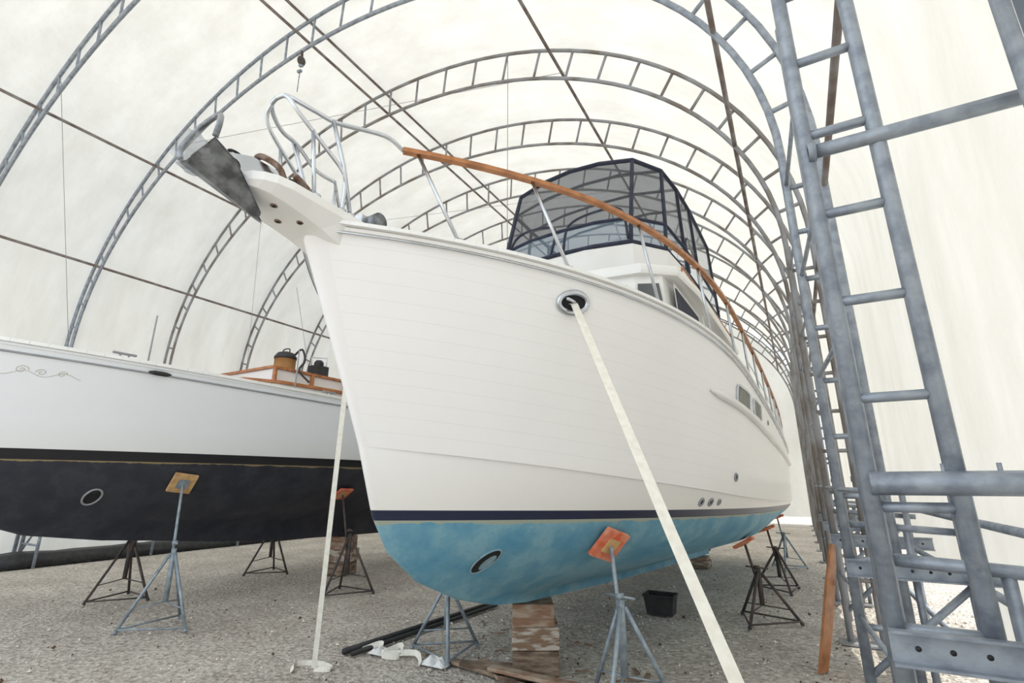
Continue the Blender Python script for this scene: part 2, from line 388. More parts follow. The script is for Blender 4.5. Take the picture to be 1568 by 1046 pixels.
# ------------------------------------------------------------------ hull machinery
class Hull:
    def __init__(s, bottom, chine, sheer, L, nt=8, flare=1.25, step=.03, aft=.07, amid=7., seam=1):
        s.bot = bottom; s.ch = chine; s.sh = sheer; s.L = L; s.nt = nt; s.fl = flare; s.step = step; s.aft = aft; s.am = amid
    def ev(s, l, y, dy=0):
        yy = y-dy
        tau = min(1, max(0, (yy-l['y0'])/l['Le'])); w = l['s0']+(l['W']-l['s0'])*(1-(1-tau)**l['p'])
        w *= 1-s.aft*max(0, (y-s.am)/(s.L-s.am))**2
        return w, pw(l['z'], yy)
    def top(s, u, y):
        y0 = s.y0top(u); f = u**s.fl
        w6, z6 = s.ev(s.ch, y, y0-s.ch['y0']); ws, zs = s.ev(s.sh, y, y0-s.sh['y0'])
        k = min(1, (y-y0)/.4)
        w6 += s.step*k
        return w6+(ws-w6)*f, z6+(zs-z6)*u
    def y0top(s, u): return s.ch['y0']+(s.sh['y0']-s.ch['y0'])*u
    def rows(s, NS=64):
        B = []
        for l in s.bot+[s.ch]:
            r = []
            for i in range(NS+1):
                t = (i/NS)**1.5; y = l['y0']+(l.get('y1', s.L)-l['y0'])*t; w, z = s.ev(l, y); r.append(V((w, y, z)))
            B.append(r)
        T = []
        for k in range(s.nt+1):
            u = k/s.nt; y0 = s.y0top(u); r = []
            for i in range(NS+1):
                t = (i/NS)**1.5; y = y0+(s.L+.12*u-y0)*t; w, z = s.top(u, y); r.append(V((w, y, z)))
            T.append(r)
        return B, T
    def hx(s, y, z):
        pts = [s.ev(l, y) for l in s.bot+[s.ch]]+[s.top(k/s.nt, y) for k in range(s.nt+1)]
        for a, b in zip(pts, pts[1:]):
            if a[1] <= z <= b[1]+1e-9:
                t = (z-a[1])/max(1e-6, b[1]-a[1]); return a[0]+(b[0]-a[0])*t
        return pts[-1][0]
    def hz(s, y, x):
        pts = [s.ev(l, y) for l in s.bot+[s.ch]]
        for a, b in zip(pts, pts[1:]):
            if a[0] <= x <= b[0]: return a[1]+(b[1]-a[1])*(x-a[0])/max(1e-6, b[0]-a[0])
        return pts[-1][1]
    def mesh(s, mats, parent, name='hull'):
        mb = MB(); B, T = s.rows()
        def grid(R, uvs, sg):
            n = len(R[0]); vs = []; uv = []
            for k, r in enumerate(R):
                for p in r: vs.append((p.x*sg, p.y, p.z)); uv.append((p.y, uvs[k]))
            fs = []
            for k in range(len(R)-1):
                for i in range(n-1):
                    q = (k*n+i, k*n+i+1, (k+1)*n+i+1, (k+1)*n+i)
                    fs.append(q if sg > 0 else q[::-1])
            mb.add(vs, fs, 0, True, uv)
        for sg in (1, -1):
            grid(B, [-1+.01*k for k in range(len(B))], sg); grid([B[-1], T[0]], [0.5/13, .5/13], sg)
            grid(T, [k/s.nt for k in range(s.nt+1)], sg)
        for R in (B, T):
            vs = []
            for r in R:
                p = r[0]; vs += [(p.x, p.y, p.z), (p.x*.6, p.y-p.x*.55, p.z), (0, p.y-p.x*.8, p.z), (-p.x*.6, p.y-p.x*.55, p.z), (-p.x, p.y, p.z)]
            fs = []
            for k in range(len(R)-1):
                for c in range(4): fs.append((k*5+c, (k+1)*5+c, (k+1)*5+c+1, k*5+c+1))
            mb.add(vs, fs, 0, True, [(0, .5/13)]*len(vs))
        R = B+T; vs = []
        for r in R: p = r[-1]; vs += [(p.x, p.y, p.z), (-p.x, p.y, p.z)]
        mb.add(vs, [(2*k, 2*k+1, 2*k+3, 2*k+2) for k in range(len(R)-1)], 0, False, [(0, .5/13)]*len(vs))
        r = B[0]; vs = []
        for p in r: vs += [(p.x, p.y, p.z), (-p.x, p.y, p.z)]
        mb.add(vs, [(2*k, 2*k+2, 2*k+3, 2*k+1) for k in range(len(r)-1)], 0)
        r = T[-1]; vs = []
        for p in r: vs += [(p.x, p.y, p.z-.03), (0, p.y, p.z+.04), (-p.x, p.y, p.z-.03)]
        fs = []
        for k in range(len(r)-1): fs += [(3*k, 3*k+3, 3*k+4, 3*k+1), (3*k+1, 3*k+4, 3*k+5, 3*k+2)]
        mb.add(vs, fs, 1, True)
        return mb.build(name, mats, parent)
    def disc(s, mb, y, z, ry, rz, m, off=.004, seg=24, power=1.):
        vs = [(s.hx(y, z)+off, y, z)]
        for k in range(seg):
            a = 2*math.pi*k/seg; c, d = math.cos(a), math.sin(a)
            yy = y+ry*math.copysign(abs(c)**power, c); zz = z+rz*math.copysign(abs(d)**power, d); vs.append((s.hx(yy, zz)+off, yy, zz))
        mb.add(vs, [(0, 1+k, 1+(k+1) % seg) for k in range(seg)], m)
    def ring(s, mb, y, z, ry, rz, r, m, power=1., seg=28):
        p = []
        for k in range(seg):
            a = 2*math.pi*k/seg; c, d = math.cos(a), math.sin(a)
            yy = y+ry*math.copysign(abs(c)**power, c); zz = z+rz*math.copysign(abs(d)**power, d); p.append((s.hx(yy, zz)+r*.5, yy, zz))
        mb.tube(p, r, m, 8, True)

# ------------------------------------------------------------------ main yacht
MM = Matrix.Translation((-2.893, 2.14, 1.68)) @ Matrix.Rotation(math.radians(-2.86), 4, 'Z') @ Matrix.Rotation(math.radians(-1.4), 4, 'X')
yacht = empty('trawler_yacht', MM)
SHZ = [(0, 2.03), (2, 1.91), (4, 1.80), (6, 1.69), (8, 1.58), (10, 1.47), (13.4, 1.36)]
H = Hull(bottom=[
    dict(y0=3.05, y1=12.0, s0=.06, W=.09, Le=3, p=1, z=[(3.05, -.91), (6, -1.02), (9, -1.10), (12.3, -1.18)]),
    dict(y0=2.5, y1=12.9, s0=.06, W=.13, Le=5, p=1, z=[(2.5, -.85), (4, -.85), (7, -.80), (10, -.65), (13.0, -.35)]),
    dict(y0=1.95, y1=13.1, s0=.05, W=1.15, Le=7, p=1.6, z=[(1.95, -.725), (3, -.75), (6, -.68), (10, -.45), (13.1, -.25)]),
    dict(y0=1.42, y1=13.2, s0=.045, W=1.8, Le=7, p=2.1, z=[(1.42, -.52), (3, -.53), (6, -.45), (10, -.30), (13.2, -.15)]),
    dict(y0=1.06, s0=.04, W=2.02, Le=7, p=2.7, z=[(1.06, -.27), (3, -.26), (6, -.2), (13.3, -.06)]),
    dict(y0=.87, s0=.04, W=2.1, Le=7, p=2.9, z=[(.87, 0), (13.3, 0.02)])],
    chine=dict(y0=.68, s0=.045, W=2.13, Le=6.8, p=3.0, z=[(.68, .5), (1.6, .42), (3, .30), (5, .18), (8, .13), (13.3, .1)]),
    sheer=dict(y0=0, s0=.12, W=2.22, Le=6, p=3.3, z=SHZ), L=13.3, nt=10)
H.mesh([HULLM, CREAM], yacht, 'hull')
def sheer(y): w, z = H.top(1, y); return w, z
tr = MB()
for sg in (1, -1):
    cap = [V((sg*(sheer(y)[0]-.02), y, sheer(y)[1]+.02)) for y in [13.4*(k/70)**1.3 for k in range(71)]]
    for a, c in zip(cap, cap[1:]): tr.beam(a, c, .10, .03, 0)
    lip = [V((sg*(sheer(y)[0]+.008), y, sheer(y)[1]-.05)) for y in [13.4*(k/70)**1.3 for k in range(71)]]
    tr.tube(lip, .009, 1, 6)
    gd = [V((sg*(H.hx(y, z)+.02), y, z)) for y, z in [(3.6+9.7*k/40, pw([(3.6, 1.27), (6, 1.17), (9, 1.08), (13.3, 1.0)], 3.6+9.7*k/40)) for k in range(41)]]
    tr.tube(gd, [.012]+[.045]*39+[.03], 0, 8)
tr.build('toe_rail_and_guard', [WHITE, STAIN], yacht)
ft = MB()
HY, HZ = 1.57, 1.71
H.ring(ft, HY, HZ, .115, .08, .026, 0); H.disc(ft, HY, HZ, .11, .075, 2, .006)
ft.tube([(H.hx(HY, HZ)+.01, HY-.11, HZ), (H.hx(HY, HZ)+.03, HY+.11, HZ+.02)], .014, 0)
BY, BZ = 1.76, -.37
H.ring(ft, BY, BZ, .078, .10, .008, 4); H.disc(ft, BY, BZ, .078, .10, 2, .006); H.disc(ft, BY+.022, BZ-.012, .04, .062, 4, .009)
for yy, ln in ((4.85, .38), (5.9, .36)):
    H.ring(ft, yy, 1.37, ln, .12, .018, 0, .35); H.disc(ft, yy, 1.37, ln-.01, .11, 3, .006, 28, .35)
    for k in range(9):
        y = yy-ln+.05+k*(2*ln-.1)/8; ft.beam((H.hx(y, 1.28)+.012, y, 1.28), (H.hx(y, 1.47)+.012, y, 1.47), .01, .012, 3)
for y, z, r in ((3.85, .12, .035), (4.05, .12, .035), (4.55, .40, .04), (4.25, .12, .025), (7.2, 1.35, .03)):
    H.ring(ft, y, z, r, r, .012, 1); H.disc(ft, y, z, r, r, 2, .006)
ft.build('hull_fittings', [STAIN, GREY, DARK, LOUVRE, TUNNEL], yacht)
# pulpit
pb = MB()
def pw_half(y): return .25 if y > -.35 else .25*math.sqrt(max(0.05, 1-((y+.35)/-.25)**2*.95))
ys = [.6, .4, .25, .1, -.05, -.2, -.35, -.45, -.52, -.57, -.6]
def pbot(y): return pw([(-.6, 2.04), (-.4, 2.01), (-.1, 1.96), (.1, 1.90), (.3, 1.84), (.8, 1.8)], y)
rs = [[(pw_half(y), y, 2.13), (-pw_half(y), y, 2.13), (-pw_half(y), y, 2.07), (-pw_half(y)*.7, y, pbot(y)), (pw_half(y)*.7, y, pbot(y)), (pw_half(y), y, 2.07)] for y in ys]
pb.rings(rs, 0, True, False, True, True)
for x, y in ((.07, -.36), (-.06, -.24), (.08, -.16)):
    pb.tube([(x, y, pbot(y)+.01), (x, y, pbot(y)-.005)], .026, 1, 12); pb.tube([(x, y, pbot(y)), (x, y, pbot(y)-.007)], .016, 2, 10)
pb.build('bow_platform', [WHITE, RUSTY, DARK], yacht, .012)
# anchor + roller
an = MB(); AD = .08
for sx in (-.06, .06): an.prism([(sx-.004, -.1, 2.13), (sx-.004, -.1, 2.27), (sx-.004, -.55, 2.27), (sx-.004, -.74, 2.19), (sx-.004, -.70, 2.08), (sx-.004, -.5, 2.10)], (.008, 0, 0), 0)
an.tube([(-.07, -.66, 2.14), (.07, -.66, 2.14)], .045, 1, 14)
an.tube([(-.08, -.35, 2.2), (.08, -.35, 2.2)], .015, 0, 8)
def ay(P): return [(x, y+AD, z) for x, y, z in P]
an.prism(ay([(-.015, .1, 2.22), (-.015, -.6, 2.22), (-.015, -.9, 2.20), (-.015, -.95, 2.10), (-.015, -.82, 2.12), (-.015, -.6, 2.17), (-.015, .1, 2.17)]), (.03, 0, 0), 2)
back = ay([(-.20, -.93, 2.16), (-.11, -.96, 2.09), (0, -.97, 2.05), (.11, -.96, 2.09), (.20, -.93, 2.16)])
mid = ay([(-.18, -.78, 2.10), (-.1, -.79, 2.04), (0, -.80, 2.00), (.1, -.79, 2.04), (.18, -.78, 2.10)])
tip = ay([(-.04, -.50, 1.93), (-.02, -.50, 1.91), (0, -.46, 1.89), (.02, -.50, 1.91), (.04, -.50, 1.93)])
an.rings([back, mid, tip], 2, False, False); an.rings([[(x, y, z-.015) for x, y, z in r] for r in (back, mid, tip)], 2, False, False)
an.tube(spline(ay([(-.20, -.93, 2.16), (-.22, -.93, 2.25), (-.13, -.90, 2.37), (0, -.88, 2.42), (.13, -.90, 2.37), (.22, -.93, 2.25), (.20, -.93, 2.16)]), 5), .018, 2, 8)
for k in range(20):
    y = .35-k*.052; c = V((.0+.02*math.sin(k), y, 2.25+.012*(k % 2))); p = []
    for q in range(10):
        a = 2*math.pi*q/10; u = math.cos(a)*.038; w = math.sin(a)*.020
        p.append(c+(V((w, u, 0)) if k % 2 else V((0, u, w))))
    an.tube(p, .009, 1, 6, True)
an.box((.0, .45, 2.2), (.26, .26, .16), 0); an.tube([(-.2, .45, 2.26), (.2, .45, 2.26)], .07, 2, 14); an.tube([(-.21, .45, 2.26), (-.19, .45, 2.26)], .09, 2, 14)
an.tube(spline([(.06, -.3, 2.2), (.12, -.4, 2.26), (.05, -.5, 2.31), (-.06, -.45, 2.29), (-.1, -.3, 2.26), (0, -.2, 2.31), (.1, -.25, 2.28), (.05, -.1, 2.26)], 5), .022, 3, 7)
an.build('anchor_and_roller', [STAIN, BLACK, CHROME, RUSTY], yacht)
wr = MB(); rs = []
for j in range(9):
    t = j/8; y = -.93+.34*t; rs.append([(math.cos(a)*(.13+.035*math.sin(3*a+j))*(1.1-.4*t), y, 2.13-.05*t+math.sin(a)*(.085+.03*math.cos(4*a+j))*(1.1-.3*t)) for a in [2*math.pi*k/14 for k in range(14)]])
wr.rings(rs, 0, True, True, False, False); wr.build('anchor_plastic_wrap', [PLASTIC], yacht)
# rails
rl = MB()
def railp(y, sg, h=.82):
    w, z = sheer(y); k = min(1, max(0, (y-.3)/1.5)); hh = h*(1 if y < 12 else 1-.25*(y-12)/1.4)
    return V((sg*(w-.06-.10*(1-k)), y, z+hh))
for sg in (1, -1):
    ws = .42 if sg > 0 else .95
    pr = [railp(ws+(13.32-ws)*k/80, sg) for k in range(81)]
    for a, c in zip(pr, pr[1:]): rl.beam(a, c+(c-a)*.05, .055, .038, 1)
    for y, le in ((.72, .22), (1.50, .26), (2.5, .2), (3.6, .15), (4.7, .15), (5.8, .12), (6.9, .12), (8.0, .1), (9.1, .1), (10.2, .1), (11.3, .1), (12.2, .1), (13.1, .1)):
        w, z = sheer(y); rl.tube([(sg*(w-.04), y, z+.03), railp(y-le, sg)], .016, 0, 8); rl.tube([(sg*(w-.04), y, z+.03), (sg*(w-.04), y, z+.065)], .03, 0, 10)
    rl.tube([railp(.35+12*k/60, sg, .42) for k in range(61)][28:], .009, 0, 6)
    a = railp(.42, sg)
    if sg < 0: rl.tube([railp(.42+.55*k/4, sg) for k in range(5)], .017, 0, 8)
    rl.tube(spline([a, a+V((0, -.2, .0)), V((sg*.24, -.08, 2.80)), V((sg*.20, -.24, 2.80)), V((sg*.14, -.36, 2.83)), V((sg*.08, -.42, 2.86)), V((0, -.435, 2.865))], 6), .017, 0, 8)
    rl.tube(spline([V((sg*.08, -.42, 2.86)), V((sg*.14, -.41, 2.80)), V((sg*.17, -.35, 2.72)), V((sg*.20, -.15, 2.58)), V((sg*.22, .02, 2.46)), V((sg*.22, .06, 2.36)), V((sg*.22, .06, 2.13))], 6), .016, 0, 8)
    rl.tube([V((sg*.235, -.12, 2.80)), V((sg*.23, .02, 2.5)), V((sg*.22, .14, 2.13))], .016, 0, 8)
    rl.tube([V((sg*.19, -.24, 2.65)), V((sg*.2, -.16, 2.13))], .014, 0, 8)
    for y in (.06, .14, -.16): rl.tube([(sg*.215, y, 2.13), (sg*.215, y, 2.15)], .035, 0, 10)
rl.build('bow_and_side_rails', [STAIN, TEAK], yacht)
# cabin
def planring(pts, z, dz=0):
    P = [(x, y, z+dz*0) for x, y in pts]; return P+[(-x, y, z) for x, y in reversed(pts)]
cb = MB()
tp = [(.25, 1.9), (.8, 2.1), (1.15, 2.6), (1.3, 3.9)]
cb.rings([planring(tp, 1.8), planring([(x*.97, y+.03) for x, y in tp], 2.2), planring([(x*.9, y+.08) for x, y in tp], 2.26)], 0, True, False, False, True)
DC = .3
base = [(.35, 3.45+DC), (1.15, 3.6+DC), (1.52, 3.85+DC), (1.58, 5+DC), (1.58, 8.8)]
topp = [(.35, 3.7+DC), (1.10, 3.82+DC), (1.42, 4.0+DC), (1.50, 5+DC), (1.50, 8.8)]
cb.rings([planring(base, 1.65), planring(topp, 3.06)], 0, True, False, False, True)
rf = [(.4, 3.42+.5), (1.2, 3.55+.5), (1.6, 3.95+.45), (1.68, 5+DC), (1.68, 9.0)]
cb.rings([planring(rf, 3.02), planring([(x+.02, y) for x, y in rf], 3.06), planring([(x+.02, y) for x, y in rf], 3.12), planring(rf, 3.16)], 0, True, False, True, True)
DF = .72
fb = [(.45, 3.5+DF), (1.05, 3.62+DF), (1.38, 4.0+DF), (1.45, 4.8+DF), (1.48, 8.2)]
fb2 = [(.45, 3.28+DF), (1.1, 3.42+DF), (1.46, 3.9+DF), (1.52, 4.8+DF), (1.55, 8.2)]
cb.rings([planring(fb, 3.14), planring(fb2, 3.52), planring([(x*.97, y+.04) for x, y in fb2], 3.56)], 0, True, False, False, True)
ac = [(.6, 8.8), (1.35, 8.8), (1.4, 10), (1.3, 12.0)]
cb.rings([planring(ac, 1.4), planring([(x*.96, y) for x, y in ac], 2.45)], 0, True, False, False, True)
def wallpt(y, z, front=False):
    t = (z-1.65)/1.41; return 1.58+(1.50-1.58)*t+.012
def quadpanel(mb, y0, y1, z0, z1, m, sg, off=0.):
    vs = [(sg*(wallpt(y, z)+off), y, z) for y, z in ((y0, z0), (y1, z0), (y1, z1), (y0, z1))]
    mb.add(vs, [(0, 1, 2, 3) if sg > 0 else (3, 2, 1, 0)], m)
for sg in (1, -1):
    for y0, y1, z0, z1 in ((4.5, 5.9, 2.0, 2.90), (6.75, 7.6, 2.0, 2.90), (7.75, 8.6, 2.0, 2.90)):
        quadpanel(cb, y0-.06, y1+.06, z0-.06, z1+.06, 0, sg, .01); quadpanel(cb, y0, y1, z0, z1, 1, sg, .018)
    quadpanel(cb, 6.05, 6.6, 1.75, 2.9, 0, sg, .012)
    cb.beam((sg*1.63, 6.02, 1.7), (sg*1.56, 6.02, 2.95), .04, .05, 0); cb.beam((sg*1.63, 6.62, 1.7), (sg*1.56, 6.62, 2.95), .04, .05, 0)
    for a0, a1 in ((.06, .40), (.46, .80)):
        def fp(t, z):
            q = (z-1.65)/1.41
            b0 = V((.35, 3.45+DC, 0)).lerp(V((1.15, 3.6+DC, 0)), t); t0 = V((.35, 3.7+DC, 0)).lerp(V((1.10, 3.82+DC, 0)), t); p = b0.lerp(t0, q); return V((sg*p.x, p.y-.015, z))
        vs = [fp(a0*1.1, 2.3), fp(a1*1.1, 2.3), fp(a1*1.1, 2.88), fp(a0*1.1, 2.88)]
        cb.add(vs, [(0, 1, 2, 3) if sg < 0 else (3, 2, 1, 0)], 2)
    vs = [V((sg*(1.18+dx), 3.60+dy+DC, z)) for dx, dy, z in ((.0, .06, 2.3), (.30, .26, 2.3), (.22, .30, 2.88), (-.03, .18, 2.88))]
    cb.add(vs, [(0, 1, 2, 3)], 2)
    cb.tube([(sg*1.62, 4.6, 3.16), (sg*1.62, 4.65, 3.25), (sg*1.66, 8.5, 3.25), (sg*1.66, 8.5, 3.16)], .016, 3, 6)
cb.build('cabin_and_flybridge', [WHITE, NAVY, GLASS, TEAK], yacht, .01)
# enclosure
en = MB()
def sh_(E): return [(x, y+DF if y < 5.5 else y+.2, z) for x, y, z in E]
E0 = sh_([(.0, 3.27, 3.56), (.55, 3.3, 3.56), (1.08, 3.42, 3.56), (1.43, 3.9, 3.56), (1.50, 4.9, 3.56), (1.52, 6.3, 3.56), (1.52, 7.9, 3.56)])
E1 = sh_([(.0, 3.42, 4.02), (.55, 3.45, 4.02), (1.05, 3.58, 4.02), (1.42, 4.02, 4.02), (1.48, 4.9, 4.02), (1.50, 6.3, 4.02), (1.50, 7.9, 4.0)])
E2 = sh_([(.0, 3.80, 5.32), (.5, 3.83, 5.30), (1.02, 3.93, 5.24), (1.36, 4.3, 5.14), (1.42, 5.0, 5.18), (1.44, 6.3, 5.20), (1.44, 7.9, 5.14)])
def half(sg):
    A = [[V((sg*p[0], p[1], p[2])) for p in E] for E in (E0, E1, E2)]
    en.rings([A[0], A[1]], 1, False); en.rings([A[1], A[2]], 0, False)
    for r, rad in ((A[0], .03), (A[1], .028), (A[2], .035)): en.tube(r, rad, 2, 6)
    for k in (2, 3, 4, 5, 6): en.tube([A[0][k], A[1][k], A[2][k]], .03, 2, 6)
half(1); half(-1)
T2 = [[V((p[0]*f, p[1]+(.06 if f == 0 else 0), 5.40 if f == 0 else p[2])) for f in (1, .5, 0, -.5, -1)] for p in E2[3:]]
for r in T2:
    for q in (1, 3): r[q].z = (r[q].z+5.40)/2+.04
en.rings(T2, 0, False, True)
vs = [V(E2[k]) for k in range(4)]+[V((-E2[k][0], E2[k][1], E2[k][2])) for k in (3, 2, 1)]
en.add([V((0, 4.35+DF, 5.41))]+vs, [(0, 1, 2), (0, 2, 3), (0, 3, 4), (0, 5, 6), (0, 6, 7), (0, 7, 1)], 0)
for r in T2: en.tube(r, .025, 2, 6)
en.tube([(.9, 3.6+DF, 3.6), (.3, 4.8+DF, 5.1)], .013, 3, 6)
for sg in (1, -1):
    en.tube(spline([V((sg*1.51, 5.7, 3.6)), V((sg*1.47, 5.8, 4.2)), V((sg*1.45, 6.1, 4.4)), V((sg*1.45, 6.3, 4.35)), V((sg*1.5, 6.45, 4.02))], 5), .022, 2, 6)
    en.tube(spline([V((sg*.1, 3.29+DF, 3.6)), V((sg*.12, 3.46+DF, 4.1)), V((sg*.5, 3.53+DF, 4.25)), V((sg*.9, 3.58+DF, 4.2)), V((sg*1.04, 3.43+DF, 3.62))], 5), .022, 2, 6)
en.box((.3, 5.0, 3.75), (1.0, .5, .5), 4); en.box((0, 6.8, 3.75), (1.6, .25, .6), 4)
en.build('flybridge_enclosure', [MESHP, VINYL, NAVY, STAIN, WHITE], yacht)
rp = MB()
rp.prism([(-.02, 12.3, -.35), (-.02, 12.9, -.35), (-.02, 12.8, -1.1), (-.02, 12.35, -1.1)], (.04, 0, 0), 0)
rp.tube([(0, 11.3, -.8), (0, 12.1, -.85)], .03, 1); rp.tube([(0, 11.95, -.84), (0, 12.15, -.86)], .06, 1)
for k in range(4):
    a = math.pi/2*k+.4; d = V((math.cos(a), 0, math.sin(a))); c = V((0, 12.05, -.85)); s_ = V((-math.sin(a), .5, math.cos(a)))*.08
    rp.add([c+d*.04-s_*.4, c+d*.2-s_, c+d*.29, c+d*.2+s_, c+d*.04+s_*.4], [(0, 1, 2, 3, 4)], 1)
rp.build('rudder_and_propeller', [BLACK, RUSTY], yacht, .004)

# ------------------------------------------------------------------ second boat
M2 = Matrix.Translation((-9.0, .55, 2.22))
b2 = empty('wooden_cruiser_boat', M2)
H2 = Hull(bottom=[
    dict(y0=3.4, s0=.06, W=.1, Le=3, p=1, z=[(3.4, -1.12), (6, -1.35), (11, -1.5)]),
    dict(y0=2.5, s0=.06, W=.2, Le=6, p=1.2, z=[(2.5, -.98), (5, -1.05), (11, -.9)]),
    dict(y0=1.8, s0=.05, W=.95, Le=6, p=1.5, z=[(1.8, -.72), (5, -.8), (11, -.6)]),
    dict(y0=1.35, s0=.045, W=1.45, Le=6.5, p=1.9, z=[(1.35, -.42), (5, -.45), (11, -.3)]),
    dict(y0=1.1, s0=.04, W=1.75, Le=7, p=2.1, z=[(1.1, -.12), (11, -.1)])],
    chine=dict(y0=.95, s0=.04, W=1.82, Le=7, p=2.2, z=[(.95, .12), (11, .12)]),
    sheer=dict(y0=0, s0=.06, W=1.9, Le=6.5, p=2.4, z=[(0, 1.42), (1.5, 1.31), (4, 1.18), (6, 1.14), (8, 1.15), (11.5, 1.26)]), L=11.5, nt=8, flare=1.1, step=0.0, aft=.25, amid=6)
H2.mesh([HULL2, CREAM], b2, 'hull')
d2 = MB()
def sh2(y): return H2.top(1, y)
for sg in (1, -1):
    yy = [11.5*(k/60)**1.3 for k in range(61)]
    cp = [V((sg*(sh2(y)[0]-.02), y, sh2(y)[1]+.03)) for y in yy]
    for a, c in zip(cp, cp[1:]): d2.beam(a, c, .09, .045, 0)
    cp = [V((sg*(H2.hx(y, sh2(y)[1]-.10)+.012), y, sh2(y)[1]-.10)) for y in yy[2:]]
    d2.tube(cp, .014, 4, 6)
for y in (2.6, 5.6):
    w, z = sh2(y); d2.tube([(w-.03, y-.14, z+.1), (w-.03, y+.14, z+.1)], .018, 4, 8); d2.tube([(w-.03, y-.05, z+.03), (w-.03, y-.05, z+.1)], .014, 4); d2.tube([(w-.03, y+.05, z+.03), (w-.03, y+.05, z+.1)], .014, 4)
w, z = sh2(3.0); d2.sphere((w+.0, 3.0, z-.09), .05, 3, 12, (.5, 3.2, .7))
for y in (2.9, 5.0):
    w, z = sh2(y); d2.tube([(w-.15, y, z), (w-.15, y, z+.75)], .012, 4)
tk = [(.4, 4.3), (1.0, 4.5), (1.3, 5.0), (1.42, 6.0), (1.42, 8.8)]
d2.rings([planring(tk, 1.15), planring([(x*.97, y) for x, y in tk], 1.36)], 0, True, False, False, True)
d2.rings([planring([(x*1.02, y) for x, y in tk], 1.36), planring([(x*1.02, y) for x, y in tk], 1.41)], 2, True, False, True, True)
d2.rings([planring([(x*1.03, y-.02) for x, y in tk], 1.15), planring([(x*1.03, y-.02) for x, y in tk], 1.20)], 2, True, False, True, True)
hb = [(.3, 5.0), (1.05, 5.0), (1.1, 6.6)]
d2.rings([planring(hb, 1.4), planring([(x, y) for x, y in hb], 1.66)], 0, True, False, False, True)
d2.rings([planring([(x+.04, y-.04) for x, y in hb], 1.66), planring([(x+.04, y-.04) for x, y in hb], 1.71)], 2, True, False, True, True)
for y in (5.0, 5.8, 6.6): d2.beam((1.11, y, 1.4), (1.11, y, 1.67), .05, .07, 2)
d2.build('deck_and_trim', [WHITE, DARK, TEAK, BLACK, GREY], b2, .006)
f2 = MB()
H2.ring(f2, 2.9, -.50, .09, .10, .014, 0); H2.disc(f2, 2.9, -.50, .085, .095, 1, .006)
def scroll(y0, z0, s, turns, dirn):
    P = []
    for k in range(40):
        t = k/39; a = t*turns*2*math.pi; r = s*(1-t*.85); y = y0+dirn*r*math.cos(a); z = z0+r*math.sin(a)*.8; P.append((H2.hx(y, z)+.001, y, z))
    f2.tube(P, .004, 2, 5)
scroll(1.75, 1.02, .06, 1.5, 1); scroll(1.92, 1.0, .05, 1.3, -1); scroll(2.1, 1.0, .045, 1.4, 1)
P = [(H2.hx(1.35+k*.03, .98+.03*math.sin(k*.55))+.001, 1.35+k*.03, .98+.03*math.sin(k*.55)) for k in range(32)]; f2.tube(P, .003, 2, 5)
f2.build('hull_fittings', [GREY, DARK, SCROLLC], b2)
# shop vacuum on deck
vc = MB(); c0 = V((-8.2, 5.95, 3.93))
def lathe(mb, c, prof_, m, seg=20):
    rs = [[c+V((math.cos(2*math.pi*k/seg)*r, math.sin(2*math.pi*k/seg)*r, z)) for k in range(seg)] for r, z in prof_]
    mb.rings(rs, m, True, True, True, True)
lathe(vc, c0, [(.16, 0), (.19, .05), (.19, .22), (.2, .22)], 0)
lathe(vc, c0, [(.2, .22), (.2, .27), (.15, .34), (.06, .37)], 1)
vc.tube(spline([c0+V((.1, .1, .3)), c0+V((.25, .15, .42)), c0+V((.3, .2, .2)), c0+V((.3, .1, 0)), c0+V((.6, .1, -.25))], 6), .02, 1, 8)
vc.tube(spline([c0+V((-.1, 0, .34)), c0+V((-.08, 0, .42)), c0+V((.08, 0, .42)), c0+V((.1, 0, .34))], 4), .012, 1, 6)
vc.build('shop_vacuum', [pmat('yellow_drum', (.45,.25,.10), .5), BLACK])
pp = MB(); c1 = V((-8.05, 6.6, 3.93)); pp.box(c1+V((0, 0, .1)), (.25, .3, .2), 0); pp.tube([c1+V((-.1, -.1, .2)), c1+V((-.1, -.1, .38)), c1+V((.1, .1, .38)), c1+V((.1, .1, .2))], .014, 1); pp.sphere(c1+V((.0, 0, .24)), .1, 0); pp.build('wet_vac_motor', [BLACK, STAIN], None, .02)

